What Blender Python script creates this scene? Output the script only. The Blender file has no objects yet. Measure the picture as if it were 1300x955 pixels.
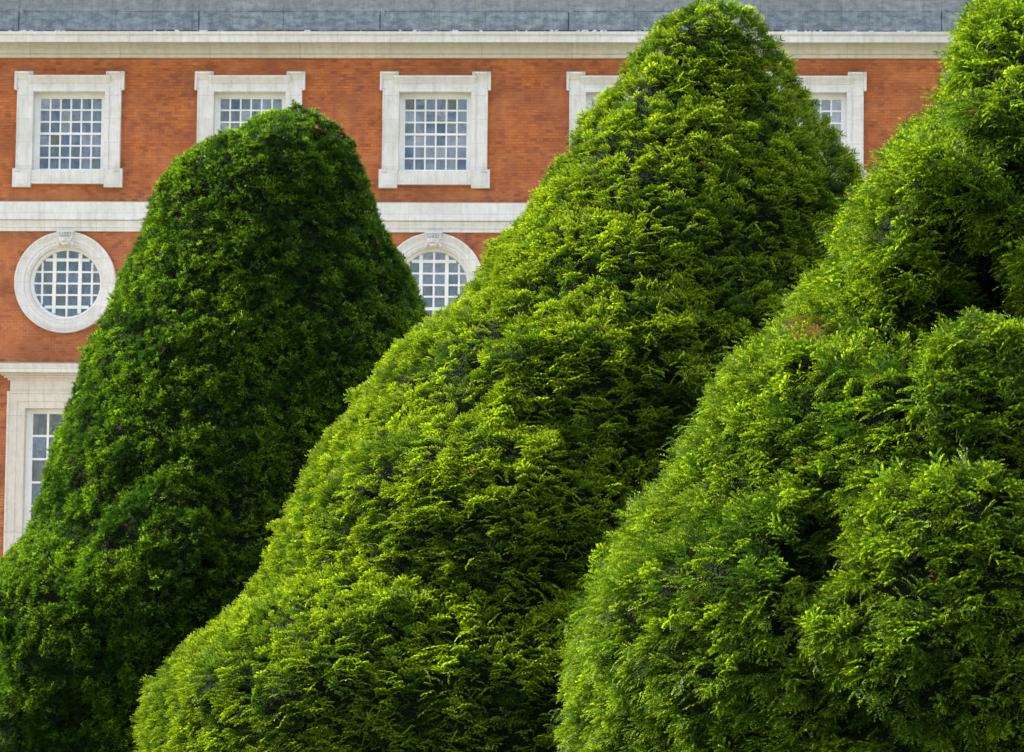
import bpy, math, random
import numpy as np
from mathutils import Vector, Matrix
from mathutils.geometry import tessellate_polygon

R = math.radians
rng = np.random.default_rng(11)
random.seed(5)
scene = bpy.context.scene
C = scene.collection

# ------------------------------------------------------------------ node helpers
def new_mat(name):
    m = bpy.data.materials.new(name); m.use_nodes = True
    nt = m.node_tree; nt.nodes.clear()
    out = nt.nodes.new('ShaderNodeOutputMaterial')
    return m, nt, out

def N(nt, t, **kw):
    n = nt.nodes.new(t)
    for k, v in kw.items():
        if k in n.inputs.keys(): n.inputs[k].default_value = v
        else: setattr(n, k, v)
    return n

def noise(nt, vec, scale, detail=4, rough=0.55, dist=0.0):
    n = N(nt, 'ShaderNodeTexNoise'); n.inputs['Scale'].default_value = scale
    n.inputs['Detail'].default_value = detail; n.inputs['Roughness'].default_value = rough
    n.inputs['Distortion'].default_value = dist
    nt.links.new(vec, n.inputs['Vector']); return n.outputs['Fac']

def ramp(nt, fac, stops, interp='LINEAR'):
    n = N(nt, 'ShaderNodeValToRGB'); cr = n.color_ramp; cr.interpolation = interp
    while len(cr.elements) > 1: cr.elements.remove(cr.elements[-1])
    for i, (p, c) in enumerate(stops):
        e = cr.elements[0] if i == 0 else cr.elements.new(p)
        e.position = p
        e.color = (c, c, c, 1) if not isinstance(c, (tuple, list)) else (*c[:3], 1)
    nt.links.new(fac, n.inputs['Fac']); return n.outputs['Color']

def mix(nt, fac, a, b, mode='MIX'):
    n = N(nt, 'ShaderNodeMix', data_type='RGBA', blend_type=mode)
    for sock, v in ((n.inputs[0], fac), (n.inputs[6], a), (n.inputs[7], b)):
        if isinstance(v, bpy.types.NodeSocket): nt.links.new(v, sock)
        elif isinstance(v, (tuple, list)): sock.default_value = (*v[:3], 1)
        else: sock.default_value = v
    return n.outputs[2]

def mapping(nt, vec, scale=(1, 1, 1), rot=(0, 0, 0), loc=(0, 0, 0)):
    n = N(nt, 'ShaderNodeMapping'); n.inputs['Scale'].default_value = scale
    n.inputs['Rotation'].default_value = rot; n.inputs['Location'].default_value = loc
    nt.links.new(vec, n.inputs['Vector']); return n.outputs['Vector']

def math_n(nt, op, a, b=None, c=None):
    n = N(nt, 'ShaderNodeMath', operation=op)
    for i, v in enumerate((a, b, c)):
        if v is None: continue
        if isinstance(v, bpy.types.NodeSocket): nt.links.new(v, n.inputs[i])
        else: n.inputs[i].default_value = v
    return n.outputs[0]

def principled(nt, out, color, rough=0.8, spec=0.3, bump=None, bump_d=0.01):
    p = N(nt, 'ShaderNodeBsdfPrincipled')
    p.inputs['Specular IOR Level'].default_value = spec
    if isinstance(color, bpy.types.NodeSocket): nt.links.new(color, p.inputs['Base Color'])
    else: p.inputs['Base Color'].default_value = (*color, 1)
    if isinstance(rough, bpy.types.NodeSocket): nt.links.new(rough, p.inputs['Roughness'])
    else: p.inputs['Roughness'].default_value = rough
    if bump is not None:
        b = N(nt, 'ShaderNodeBump'); b.inputs['Distance'].default_value = bump_d
        nt.links.new(bump, b.inputs['Height']); nt.links.new(b.outputs['Normal'], p.inputs['Normal'])
    nt.links.new(p.outputs[0], out.inputs['Surface']); return p

def objco(nt): return N(nt, 'ShaderNodeTexCoord').outputs['Object']
def geo_world(nt): return N(nt, 'ShaderNodeNewGeometry').outputs['Position']
def xz_plane(nt, vec):
    s = N(nt, 'ShaderNodeSeparateXYZ'); nt.links.new(vec, s.inputs[0])
    c = N(nt, 'ShaderNodeCombineXYZ'); nt.links.new(s.outputs[0], c.inputs[0]); nt.links.new(s.outputs[2], c.inputs[1])
    return c.outputs[0], s

# ------------------------------------------------------------------ materials
def mat_brick():
    m, nt, out = new_mat('red_brick')
    v, s = xz_plane(nt, objco(nt))
    # two passes of slightly different brick tints, so that single bricks stand out
    def bricks(c1, c2, mortar, bias):
        b = N(nt, 'ShaderNodeTexBrick'); b.offset = 0.5; b.squash = 1.0
        b.inputs['Scale'].default_value = 1.0
        b.inputs['Brick Width'].default_value = 0.165; b.inputs['Row Height'].default_value = 0.076
        b.inputs['Mortar Size'].default_value = 0.006; b.inputs['Mortar Smooth'].default_value = 0.3
        b.inputs['Bias'].default_value = bias
        b.inputs['Color1'].default_value = (*c1, 1); b.inputs['Color2'].default_value = (*c2, 1)
        if isinstance(mortar, bpy.types.NodeSocket): nt.links.new(mortar, b.inputs['Mortar'])
        else: b.inputs['Mortar'].default_value = (*mortar, 1)
        nt.links.new(v, b.inputs['Vector']); return b
    # lime bloom on the joints: strongest in the courses just above stone ledges
    z = s.outputs[2]
    band = ramp(nt, math_n(nt, 'DIVIDE', math_n(nt, 'SUBTRACT', z, 10.2), 1.1), [(0.0, 1), (0.35, 0.8), (0.8, 0), (1, 0)])
    band2 = ramp(nt, math_n(nt, 'DIVIDE', math_n(nt, 'SUBTRACT', z, 14.4), 0.9), [(0.0, 0.8), (0.4, 0.6), (0.9, 0), (1, 0)])
    pn = ramp(nt, noise(nt, mapping(nt, v, (0.8, 2.2, 1)), 1.6, 3), [(0.50, 0), (0.68, 1)])
    bl = math_n(nt, 'MAXIMUM', math_n(nt, 'MULTIPLY', math_n(nt, 'MAXIMUM', band, band2), ramp(nt, noise(nt, v, 2.5, 3), [(0.3, 0.2), (0.6, 1)])), math_n(nt, 'MULTIPLY', pn, 0.28))
    mortar = mix(nt, bl, (0.36, 0.125, 0.055), (0.60, 0.46, 0.36))
    b1 = bricks((0.60, 0.185, 0.055), (0.46, 0.125, 0.043), mortar, 0.0)
    b2 = bricks((0.0, 0.0, 0.0), (1.0, 1.0, 1.0), (0.0, 0.0, 0.0), 0.0)
    big = noise(nt, mapping(nt, v, (0.5, 0.9, 1)), 1.0, 5, 0.6)
    # dark burnt bricks in patches
    rnd = N(nt, 'ShaderNodeTexWhiteNoise', noise_dimensions='2D')
    row = math_n(nt, 'FLOOR', math_n(nt, 'DIVIDE', s.outputs[2], 0.076))
    par = math_n(nt, 'MULTIPLY', math_n(nt, 'MODULO', row, 2.0), 0.5)
    colm = math_n(nt, 'FLOOR', math_n(nt, 'ADD', math_n(nt, 'DIVIDE', s.outputs[0], 0.165), par))
    cc = N(nt, 'ShaderNodeCombineXYZ'); nt.links.new(row, cc.inputs[0]); nt.links.new(colm, cc.inputs[1])
    nt.links.new(cc.outputs[0], rnd.inputs['Vector'])
    thr = math_n(nt, 'SUBTRACT', rnd.outputs['Value'], ramp(nt, noise(nt, mapping(nt, v, (0.7, 1.3, 1)), 0.9, 4), [(0.42, 0.04), (0.7, 0.34)]))
    dark = ramp(nt, thr, [(0.0, 1), (0.02, 0)])
    col = mix(nt, math_n(nt, 'MULTIPLY', dark, 0.55), b1.outputs['Color'], (0.19, 0.062, 0.036))
    col = mix(nt, ramp(nt, big, [(0.38, 0.0), (0.66, 0.85)]), col, mix(nt, 0.7, col, (0.27, 0.085, 0.045)))
    col = mix(nt, ramp(nt, noise(nt, mapping(nt, v, (0.5, 1.0, 1), (0, 0, 0), (9, 4, 0)), 1.4, 6, 0.65), [(0.48, 0), (0.66, 0.55)]), col, (0.60, 0.22, 0.085))
    col = mix(nt, ramp(nt, rnd.outputs['Color'], [(0.0, 0.0), (1.0, 0.30)]), col, mix(nt, 1.0, col, (0.66, 0.62, 0.66), 'MULTIPLY'))
    # thin repointed white streaks
    st = ramp(nt, noise(nt, mapping(nt, v, (0.9, 14, 1)), 1.0, 3, 0.6), [(0.66, 0), (0.74, 1)])
    col = mix(nt, math_n(nt, 'MULTIPLY', st, 0.4), col, (0.55, 0.38, 0.28))
    # rain streaks under sills
    rs = ramp(nt, noise(nt, mapping(nt, v, (3.5, 0.6, 1)), 1.0, 6, 0.65), [(0.42, 0), (0.75, 0.5)])
    col = mix(nt, rs, col, (0.22, 0.085, 0.055))
    principled(nt, out, col, 0.9, 0.15, math_n(nt, 'SUBTRACT', noise(nt, v, 60, 2), b1.outputs['Fac']), 0.006)
    return m

def mat_stone(name, base, dirt, lichen=0.15, block=(1.35, 0.62), joint=0.35, up_dirt=True):
    m, nt, out = new_mat(name)
    co = objco(nt); v, s = xz_plane(nt, co)
    b = N(nt, 'ShaderNodeTexBrick'); b.offset = 0.37; b.offset_frequency = 3
    b.inputs['Scale'].default_value = 1.0
    b.inputs['Brick Width'].default_value = block[0]; b.inputs['Row Height'].default_value = block[1]
    b.inputs['Mortar Size'].default_value = 0.007; b.inputs['Mortar Smooth'].default_value = 0.2
    b.inputs['Color1'].default_value = (1, 1, 1, 1); b.inputs['Color2'].default_value = (0.88, 0.87, 0.85, 1)
    b.inputs['Mortar'].default_value = (1 - joint,) * 3 + (1,)
    nt.links.new(v, b.inputs['Vector'])
    col = mix(nt, ramp(nt, noise(nt, co, 1.3, 6, 0.6), [(0.35, 0), (0.8, 0.6)]), base, dirt)
    col = mix(nt, 1.0, col, b.outputs['Color'], 'MULTIPLY')
    streak = ramp(nt, noise(nt, mapping(nt, v, (9, 0.9, 1)), 1.0, 5, 0.65), [(0.46, 0), (0.75, 0.6)])
    col = mix(nt, streak, col, tuple(c * .82 for c in dirt))
    fine = ramp(nt, noise(nt, co, 22, 3, 0.7), [(0.3, 0.12), (0.6, 0)])
    col = mix(nt, fine, col, tuple(c * 0.5 for c in dirt))
    g = N(nt, 'ShaderNodeNewGeometry'); sg = N(nt, 'ShaderNodeSeparateXYZ'); nt.links.new(g.outputs['Normal'], sg.inputs[0])
    li = math_n(nt, 'MULTIPLY', ramp(nt, noise(nt, co, 6, 4, 0.7), [(0.45, 0), (0.62, 1)]), lichen)
    col = mix(nt, li, col, (0.30, 0.27, 0.12))
    if up_dirt:   # ledges that face the sky gather soot and lichen
        up = ramp(nt, sg.outputs[2], [(0.25, 0), (0.8, 0.75)])
        col = mix(nt, up, col, (0.24, 0.23, 0.15))
    principled(nt, out, col, 0.85, 0.25, noise(nt, co, 35, 4), 0.004)
    return m

def mat_plain(name, color, rough=0.6, spec=0.4, var=0.12):
    m, nt, out = new_mat(name)
    co = objco(nt)
    c2 = tuple(c * (1 - 2.2 * var) for c in color)
    col = mix(nt, ramp(nt, noise(nt, co, 3, 5, 0.65), [(0.35, 0), (0.75, 1)]), color, c2)
    principled(nt, out, col, rough, spec, noise(nt, co, 40, 3), 0.001)
    return m

def mat_lead():
    m, nt, out = new_mat('weathered_grey_stone_coping')
    co = objco(nt); v, s = xz_plane(nt, co)
    col = mix(nt, ramp(nt, noise(nt, co, 1.1, 6, 0.65), [(0.3, 0), (0.7, 1)]), (0.155, 0.18, 0.215), (0.25, 0.27, 0.285))
    streak = ramp(nt, noise(nt, mapping(nt, v, (10, 0.8, 1)), 1.0, 5, 0.7), [(0.42, 0), (0.7, 1)])
    blot = ramp(nt, noise(nt, mapping(nt, v, (1, 1.8, 1)), 3.5, 7, 0.72), [(0.40, 0.0), (0.5, 0.5), (0.60, 1.0)])
    col = mix(nt, blot, mix(nt, 1.0, col, (0.68, 0.72, 0.80), 'MULTIPLY'), mix(nt, 1.0, col, (1.65, 1.62, 1.62), 'MULTIPLY'))
    col = mix(nt, math_n(nt, 'MULTIPLY', streak, 0.55), col, (0.10, 0.12, 0.155))
    sp = ramp(nt, noise(nt, co, 26, 3, 0.8), [(0.35, 0.5), (0.5, 0), (0.62, 0), (0.72, 0.5)])
    col = mix(nt, sp, col, (0.33, 0.34, 0.34))
    hi = ramp(nt, math_n(nt, 'DIVIDE', math_n(nt, 'SUBTRACT', s.outputs[2], 19.45), 0.3), [(0, 0), (1, 1)])
    col = mix(nt, math_n(nt, 'MULTIPLY', hi, 0.35), col, (0.29, 0.29, 0.30))
    li = ramp(nt, noise(nt, mapping(nt, v, (0.8, 1.6, 1)), 2.2, 4, 0.7), [(0.60, 0), (0.72, 1)])
    col = mix(nt, math_n(nt, 'MULTIPLY', li, 0.55), col, (0.27, 0.26, 0.10))
    jt = N(nt, 'ShaderNodeTexBrick'); jt.offset = 0.3
    jt.inputs['Scale'].default_value = 1.0; jt.inputs['Brick Width'].default_value = 1.05; jt.inputs['Row Height'].default_value = 6
    jt.inputs['Mortar Size'].default_value = 0.006
    jt.inputs['Color1'].default_value = (1, 1, 1, 1); jt.inputs['Color2'].default_value = (0.84, 0.86, 0.88, 1); jt.inputs['Mortar'].default_value = (0.6,) * 3 + (1,)
    nt.links.new(v, jt.inputs['Vector'])
    col = mix(nt, 1.0, col, jt.outputs['Color'], 'MULTIPLY')
    principled(nt, out, col, 0.7, 0.35, noise(nt, co, 25, 4), 0.006)
    return m

def mat_flashing():
    m, nt, out = new_mat('lead_flashing')
    co = objco(nt)
    w = ramp(nt, noise(nt, mapping(nt, co, (1.6, 1, 1)), 3.0, 3, 0.7), [(0.56, 0), (0.60, 1)])
    col = mix(nt, w, (0.035, 0.045, 0.065), (0.62, 0.64, 0.68))
    principled(nt, out, col, 0.6, 0.4)
    return m

def mat_glass():
    m, nt, out = new_mat('old_window_glass')
    tr = N(nt, 'ShaderNodeBsdfTransparent'); tr.inputs[0].default_value = (0.80, 0.86, 0.90, 1)
    gl = N(nt, 'ShaderNodeBsdfGlossy'); gl.inputs['Roughness'].default_value = 0.02
    gl.inputs['Color'].default_value = (0.92, 0.96, 1.0, 1)
    fr = N(nt, 'ShaderNodeFresnel'); fr.inputs['IOR'].default_value = 1.6
    b = N(nt, 'ShaderNodeBump'); b.inputs['Distance'].default_value = 0.004; b.inputs['Strength'].default_value = 0.5
    nt.links.new(noise(nt, objco(nt), 2.5, 2), b.inputs['Height']); nt.links.new(b.outputs[0], gl.inputs['Normal'])
    f = math_n(nt, 'ADD', math_n(nt, 'MULTIPLY', fr.outputs[0], 1.5), 0.05)
    ms = N(nt, 'ShaderNodeMixShader'); nt.links.new(f, ms.inputs[0])
    nt.links.new(tr.outputs[0], ms.inputs[1]); nt.links.new(gl.outputs[0], ms.inputs[2])
    nt.links.new(ms.outputs[0], out.inputs['Surface']); return m

def mat_curtain():
    m, nt, out = new_mat('grey_net_curtain')
    co = objco(nt)
    col = mix(nt, ramp(nt, noise(nt, mapping(nt, co, (2.0, 1, 1.0)), 2.0, 2, 0.5), [(0.38, 0), (0.60, 1)]), (0.028, 0.045, 0.085), (0.28, 0.32, 0.41))
    col = mix(nt, ramp(nt, noise(nt, mapping(nt, co, (14, 1, 0.4)), 1.0, 2), [(0.4, 0), (0.7, 0.4)]), col, (0.06, 0.08, 0.13))
    principled(nt, out, col, 0.9, 0.1); return m

def mat_leaf(name, old, mid, young, trans, dead=(0.17, 0.095, 0.04), gloss=0.42, spec=0.3):
    m, nt, out = new_mat(name)
    a = N(nt, 'ShaderNodeAttribute'); a.attribute_name = 'shoot'
    s = N(nt, 'ShaderNodeSeparateColor'); nt.links.new(a.outputs['Color'], s.inputs[0])
    age, tone, dd = s.outputs[0], s.outputs[1], s.outputs[2]
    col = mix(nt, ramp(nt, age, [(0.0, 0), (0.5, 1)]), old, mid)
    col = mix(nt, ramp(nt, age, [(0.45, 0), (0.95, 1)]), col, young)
    pos = geo_world(nt)
    blue = ramp(nt, noise(nt, pos, 1.1, 3), [(0.50, 0), (0.74, 0.3)])
    col = mix(nt, blue, col, mix(nt, 1.0, col, (0.72, 0.92, 1.7), 'MULTIPLY'))
    tn = ramp(nt, tone, [(0, 0.62), (1, 1.35)])
    col = mix(nt, 1.0, col, tn, 'MULTIPLY')
    col = mix(nt, dd, col, dead)
    p = N(nt, 'ShaderNodeBsdfPrincipled'); nt.links.new(col, p.inputs['Base Color'])
    p.inputs['Roughness'].default_value = gloss; p.inputs['Specular IOR Level'].default_value = spec
    t = N(nt, 'ShaderNodeBsdfTranslucent')
    nt.links.new(mix(nt, 1.0, col, (1.25, 1.25, 0.45), 'MULTIPLY'), t.inputs['Color'])
    ms = N(nt, 'ShaderNodeMixShader'); ms.inputs[0].default_value = trans
    nt.links.new(p.outputs[0], ms.inputs[1]); nt.links.new(t.outputs[0], ms.inputs[2])
    nt.links.new(ms.outputs[0], out.inputs['Surface']); return m

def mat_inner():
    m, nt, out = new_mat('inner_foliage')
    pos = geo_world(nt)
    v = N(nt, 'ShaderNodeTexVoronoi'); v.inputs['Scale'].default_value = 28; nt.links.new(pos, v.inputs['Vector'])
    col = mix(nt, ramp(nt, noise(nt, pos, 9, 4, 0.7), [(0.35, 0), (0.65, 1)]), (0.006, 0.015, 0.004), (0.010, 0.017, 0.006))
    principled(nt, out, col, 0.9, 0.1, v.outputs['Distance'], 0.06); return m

def mat_bark():
    m, nt, out = new_mat('yew_bark')
    co = objco(nt)
    col = mix(nt, noise(nt, mapping(nt, co, (8, 8, 1.5)), 1.5, 5, 0.7), (0.06, 0.032, 0.022), (0.20, 0.12, 0.085))
    principled(nt, out, col, 0.85, 0.2, noise(nt, mapping(nt, co, (8, 8, 1.5)), 2, 5), 0.03); return m

def mat_ground(name, a, b, sc):
    m, nt, out = new_mat(name)
    pos = geo_world(nt)
    col = mix(nt, ramp(nt, noise(nt, pos, sc, 6, 0.7), [(0.3, 0), (0.7, 1)]), a, b)
    col = mix(nt, ramp(nt, noise(nt, pos, 0.15, 3), [(0.4, 0), (0.7, 0.4)]), col, tuple(x * 0.7 for x in a))
    principled(nt, out, col, 0.95, 0.1, noise(nt, pos, sc * 3, 4), 0.02); return m

M = dict(
    brick=mat_brick(),
    stone=mat_stone('portland_stone', (0.80, 0.77, 0.785), (0.59, 0.565, 0.53), 0.14, joint=0.30),
    cream=mat_stone('cream_stone', (0.70, 0.65, 0.60), (0.56, 0.51, 0.44), 0.16, (2.35, 3.0), 0.45),
    coping=mat_lead(), flash=mat_flashing(),
    paint=mat_plain('white_sash_paint', (0.82, 0.82, 0.82), 0.45, 0.4, 0.05),
    glass=mat_glass(), curtain=mat_curtain(),
    leaf1=mat_leaf('clipped_yew_needles', (0.014, 0.040, 0.006), (0.050, 0.125, 0.008), (0.30, 0.46, 0.012), 0.34, gloss=0.55, spec=.22),
    leaf2=mat_leaf('golden_tipped_yew_needles', (0.024, 0.056, 0.007), (0.080, 0.165, 0.009), (0.37, 0.47, 0.010), 0.38, gloss=0.45, spec=.3),
    leaf3=mat_leaf('shaggy_yew_needles', (0.022, 0.054, 0.007), (0.075, 0.155, 0.010), (0.33, 0.45, 0.014), 0.38, gloss=0.52, spec=.25),
    inner=mat_inner(), bark=mat_bark(),
    grass=mat_ground('grass', (0.04, 0.09, 0.02), (0.08, 0.13, 0.03), 6.0),
    gravel=mat_ground('gravel', (0.46, 0.40, 0.29), (0.36, 0.31, 0.22), 20.0),
)

# ------------------------------------------------------------------ mesh helpers
class MB:
    def __init__(s): s.v = []; s.f = []; s.smooth = []
    def add(s, vs, fs, smooth=False):
        o = len(s.v); s.v += [tuple(p) for p in vs]
        s.f += [tuple(i + o for i in f) for f in fs]; s.smooth += [smooth] * len(fs); return s
    def box(s, x0, x1, y0, y1, z0, z1):
        vs = [(x0, y0, z0), (x1, y0, z0), (x1, y1, z0), (x0, y1, z0), (x0, y0, z1), (x1, y0, z1), (x1, y1, z1), (x0, y1, z1)]
        fs = [(0, 1, 5, 4), (1, 2, 6, 5), (2, 3, 7, 6), (3, 0, 4, 7), (4, 5, 6, 7), (3, 2, 1, 0)]
        return s.add(vs, fs)
    def extr_x(s, prof, x0, x1, m0=0.0, m1=0.0):
        """profile [(y,z)...] swept along x, closed with caps; m0/m1 mitre the ends back by -y*m"""
        n = len(prof)
        vs = [(x0 + y * m0, y, z) for y, z in prof] + [(x1 - y * m1, y, z) for y, z in prof]
        fs = [(i, (i + 1) % n, (i + 1) % n + n, i + n) for i in range(n)]
        s.add(vs, fs)
        tri = tessellate_polygon([[Vector((y, z, 0)) for y, z in prof]])
        s.add([(x0 + y * m0, y, z) for y, z in prof], [tuple(t) for t in tri])
        s.add([(x1 - y * m1, y, z) for y, z in prof], [tuple(t) for t in tri]); return s
    def loops(s, loops, close=True, smooth=False):
        n = len(loops[0]); vs = [p for l in loops for p in l]; fs = []
        for k in range(len(loops) - 1):
            for i in range(n if close else n - 1):
                j = (i + 1) % n
                fs.append((k * n + i, k * n + j, (k + 1) * n + j, (k + 1) * n + i))
        return s.add(vs, fs, smooth)
    def plate(s, outer, holes, y):
        """flat face in the plane y with holes; loops are (x,z) lists"""
        L = [[Vector((p[0], p[1], 0)) for p in outer]] + [[Vector((p[0], p[1], 0)) for p in h] for h in holes]
        tri = tessellate_polygon(L); pts = [p for l in L for p in l]
        return s.add([(p.x, y, p.y) for p in pts], [tuple(t) for t in tri])
    def build(s, name, mat, parent=None):
        me = bpy.data.meshes.new(name); me.from_pydata(s.v, [], s.f)
        me.polygons.foreach_set('use_smooth', s.smooth); me.update()
        import bmesh
        bm = bmesh.new(); bm.from_mesh(me); bmesh.ops.recalc_face_normals(bm, faces=bm.faces); bm.to_mesh(me); bm.free()
        for mm in (mat if isinstance(mat, list) else [mat]): me.materials.append(mm)
        o = bpy.data.objects.new(name, me); C.objects.link(o)
        if parent: o.parent = parent
        return o

def inset(poly, d):
    """inset a right-angled polygon (list of (x,z), counter-clockwise) by d"""
    n = len(poly); out = []
    for i in range(n):
        p0, p1, p2 = Vector(poly[i - 1]), Vector(poly[i]), Vector(poly[(i + 1) % n])
        a = (p1 - p0).normalized(); b = (p2 - p1).normalized()
        na, nb = Vector((-a.y, a.x)), Vector((-b.y, b.x))
        den = 1 + na.dot(nb)
        q = p1 + (na + nb) * (d / den); out.append((q.x, q.y))
    return out

def rect(x0, x1, z0, z1): return [(x0, z0), (x1, z0), (x1, z1), (x0, z1)]
def circ(cx, cz, r, n=72): return [(cx + r * math.cos(2 * math.pi * i / n), cz + r * math.sin(2 * math.pi * i / n)) for i in range(n)]
def at(poly, y): return [(p[0], y, p[1]) for p in poly]

def empty(name, loc, rz=0.0):
    o = bpy.data.objects.new(name, None); C.objects.link(o); o.location = loc; o.rotation_euler = (0, 0, rz)
    o.empty_display_size = 0.5; return o

# ------------------------------------------------------------------ the palace
palace = empty('palace_building', (0, 90, 0), R(-3.0))
palace['label'] = 'red brick palace with white stone window surrounds and grey parapet behind the yew trees'
palace['category'] = 'building'

X0, X1 = -24.0, 21.0
BAYS = [-16.36, -11.58, -6.87, -2.055, 2.77, 7.60, 12.43]
ROUND = BAYS[:4]; TALL = BAYS[:2]
OPW, OZ0, OZ1 = 0.935, 15.39, 17.455       # attic opening
RZ, RR = 12.47, 0.945                      # round opening
TW, TZ0, TZ1 = 0.97, 4.2, 9.20             # tall opening

holes = [rect(b - OPW - .05, b + OPW + .05, OZ0 - .05, OZ1 + .05) for b in BAYS]
holes += [circ(b, RZ, RR + .06) for b in ROUND] + [rect(b - TW - .05, b + TW + .05, TZ0 - .05, TZ1 + .05) for b in TALL]
w = MB(); w.plate(rect(X0, X1, 0, 18.40), holes, 0.0)
for h in holes: w.loops([at(h, 0.0), at(h, 0.62)])
w.box(X0, X0 + .01, 0.001, 18, 0, 18.4); w.box(X1 - .01, X1, 0.001, 18, 0, 18.4); w.box(X0, X1, 18, 18.3, 0, 18.4)
w.build('wall', M['brick'], palace)
rf = MB(); rf.box(X0, X1, 0.3, 18, 19.2, 19.5); rf.build('roof', M['coping'], palace)

# main cornice: deep white corona over cream bed mouldings
prof = [(0.02, 18.345), (-.06, 18.345), (-.075, 18.352), (-.075, 18.435), (-.085, 18.437), (-.14, 18.455), (-.145, 18.495), (-.155, 18.50),
        (-.155, 18.60), (-.17, 18.640), (-.19, 18.668), (-.20, 18.680), (-.52, 18.680), (-.52, 18.672), (-.55, 18.672),
        (-.55, 18.835), (-.555, 18.838), (-.585, 18.850), (-.60, 18.880), (-.605, 18.925), (-.10, 18.965), (0.02, 18.965)]
k = 11
cream = [p for p in prof[:13]] + [(-.52, 18.72), (0.02, 18.72)]
cm = MB(); cm.extr_x(cream, X0 - .1, X1 + .1)
co_ = cm.build('cornice_moulding', M['cream'], palace)
corona = [(-.5, 18.672), (-.55, 18.672), (-.55, 18.842), (-.56, 18.845), (-.595, 18.87), (-.605, 18.93), (-.605, 18.94), (0.02, 18.975), (0.02, 18.723), (-.5, 18.723)]
MB().extr_x(corona, X0 - .12, X1 + .12).build('cornice', M['stone'], palace)

# parapet: tall lower course of upright slabs, upper course set back, piers at the bay joints
pb = MB()
J = [X0, -17.6, -15.3, -12.94, -10.40, -8.23, -6.03, -3.51, -0.77, 1.37, 3.06, 4.6, 6.17, 7.40, 9.1, 10.95, 13.3, 15.8, 18.2, X1]
main = {-12.94, -8.23, -3.51, 1.37, 6.17, 10.95, -17.6}
for i in range(len(J) - 1):
    a, b = J[i], J[i + 1]
    o = 0.012 * random.random()
    ga = .016 if a in main else .004; gb = .016 if b in main else .004
    pb.box(a + ga, b - gb, -.10 - o, .25, 18.98, 19.52)
    pb.box(a + ga, b - gb, -.085 - o, .25, 19.525, 19.552)
for i in range(len(J) - 1):
    a, b = J[i], J[i + 1]
    n = 2
    for q in range(n):
        u0 = a + (b - a) * q / n; u1 = a + (b - a) * (q + 1) / n; o = 0.012 * random.random()
        pb.box(u0 + .004, u1 - .004, -.06 - o, .25, 19.575, 20.06)
for a in sorted(main):       # upper step stops beside each open joint
    pb.box(a + .02, a + .12, -.118, -.06, 19.42, 19.60)
pb.box(X0, X1, -.055, .27, 18.981, 20.05)
pb.box(X0, X1, -.16, .33, 20.062, 20.25)
pb.build('parapet', M['coping'], palace)
fl = MB()
x = X0
while x < X1:
    L = random.uniform(.25, 1.1)
    fl.box(x, min(x + L, X1), -.15 - random.random() * .02, -.06, 18.95, 19.045 + random.random() * .025); x += L
fl.build('lead_flashing', M['flash'], palace)

# string course between attic and round windows
sc_ = [(0.02, 13.80), (-.05, 13.80), (-.06, 13.81), (-.06, 13.885), (-.075, 13.90), (-.085, 13.90), (-.095, 13.96), (-.12, 14.03), (-.135, 14.06),
       (-.135, 14.075), (-.11, 14.09), (-.17, 14.09), (-.17, 14.09), (-.17, 14.545), (-.16, 14.56), (0.02, 14.60)]
MB().extr_x([p for i, p in enumerate(sc_) if i != 12], X0 - .05, X1 + .05).build('string_course', M['stone'], palace)

# ---- window pieces
def grid_sash(W, z0, z1, cols, rows, meet, y, stile=.045, mun=.026, thick_top=0.0, jitter=0.08):
    """glazed sash with muntins; returns wood mesh builder and glass mesh builder"""
    wd, gl = MB(), MB()
    wd.plate([(-W, z0), (W, z0), (W, z1), (-W, z1)], [rect(-W + stile, W - stile, z0 + stile, z1 - stile)], y)
    wd.loops([at(rect(-W + stile, W - stile, z0 + stile, z1 - stile), y), at(rect(-W + stile, W - stile, z0 + stile, z1 - stile), y + .05)])
    gx0, gx1, gz0, gz1 = -W + stile, W - stile, z0 + stile, z1 - stile
    if meet:
        zm = (gz0 + gz1) / 2
        wd.box(gx0, gx1, y - .02, y + .05, zm - .028, zm + .028)
    pw = (gx1 - gx0 + mun) / cols; ph = (gz1 - gz0 + mun) / rows
    for i in range(1, cols):
        xx = gx0 + i * pw - mun; wd.box(xx, xx + mun, y + .004, y + .05, gz0, gz1)
    for j in range(1, rows):
        if meet and j * 2 == rows: continue
        zz = gz0 + j * ph - mun
        wd.box(gx0, gx1, y + .007, y + .047, zz, zz + mun)
    for i in range(cols):
        for j in range(rows):
            a0 = gx0 + i * pw - mun * .5; a1 = a0 + pw; c0 = gz0 + j * ph - mun * .5; c1 = c0 + ph
            t = [random.gauss(0, jitter) * .2 for _ in range(2)]
            yy = y + .026
            gl.add([(a0, yy - t[0] * pw - t[1] * ph, c0), (a1, yy + t[0] * pw - t[1] * ph, c0), (a1, yy + t[0] * pw + t[1] * ph, c1), (a0, yy - t[0] * pw + t[1] * ph, c1)], [(0, 1, 2, 3)])
    return wd, gl

def curtain(W, z0, z1, y, f=0.035, gap=None):
    b = MB(); n = 90; ph = random.random() * 6
    xs = np.linspace(-W, W, n)
    yy = [y + f * math.sin(x * 26 + ph + 1.6 * math.sin(x * 5)) for x in xs]
    b.loops([[(x, v, z0) for x, v in zip(xs, yy)], [(x, v, z1) for x, v in zip(xs, yy)]], close=False, smooth=True)
    b.box(-W - .1, W + .1, y + .18, y + .2, z0 - .1, z1 + .1)
    return b

def link_copy(src, parent, x=None):
    o = src.copy(); C.objects.link(o); o.parent = parent
    if x is not None: o.location.x = x
    return o

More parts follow.
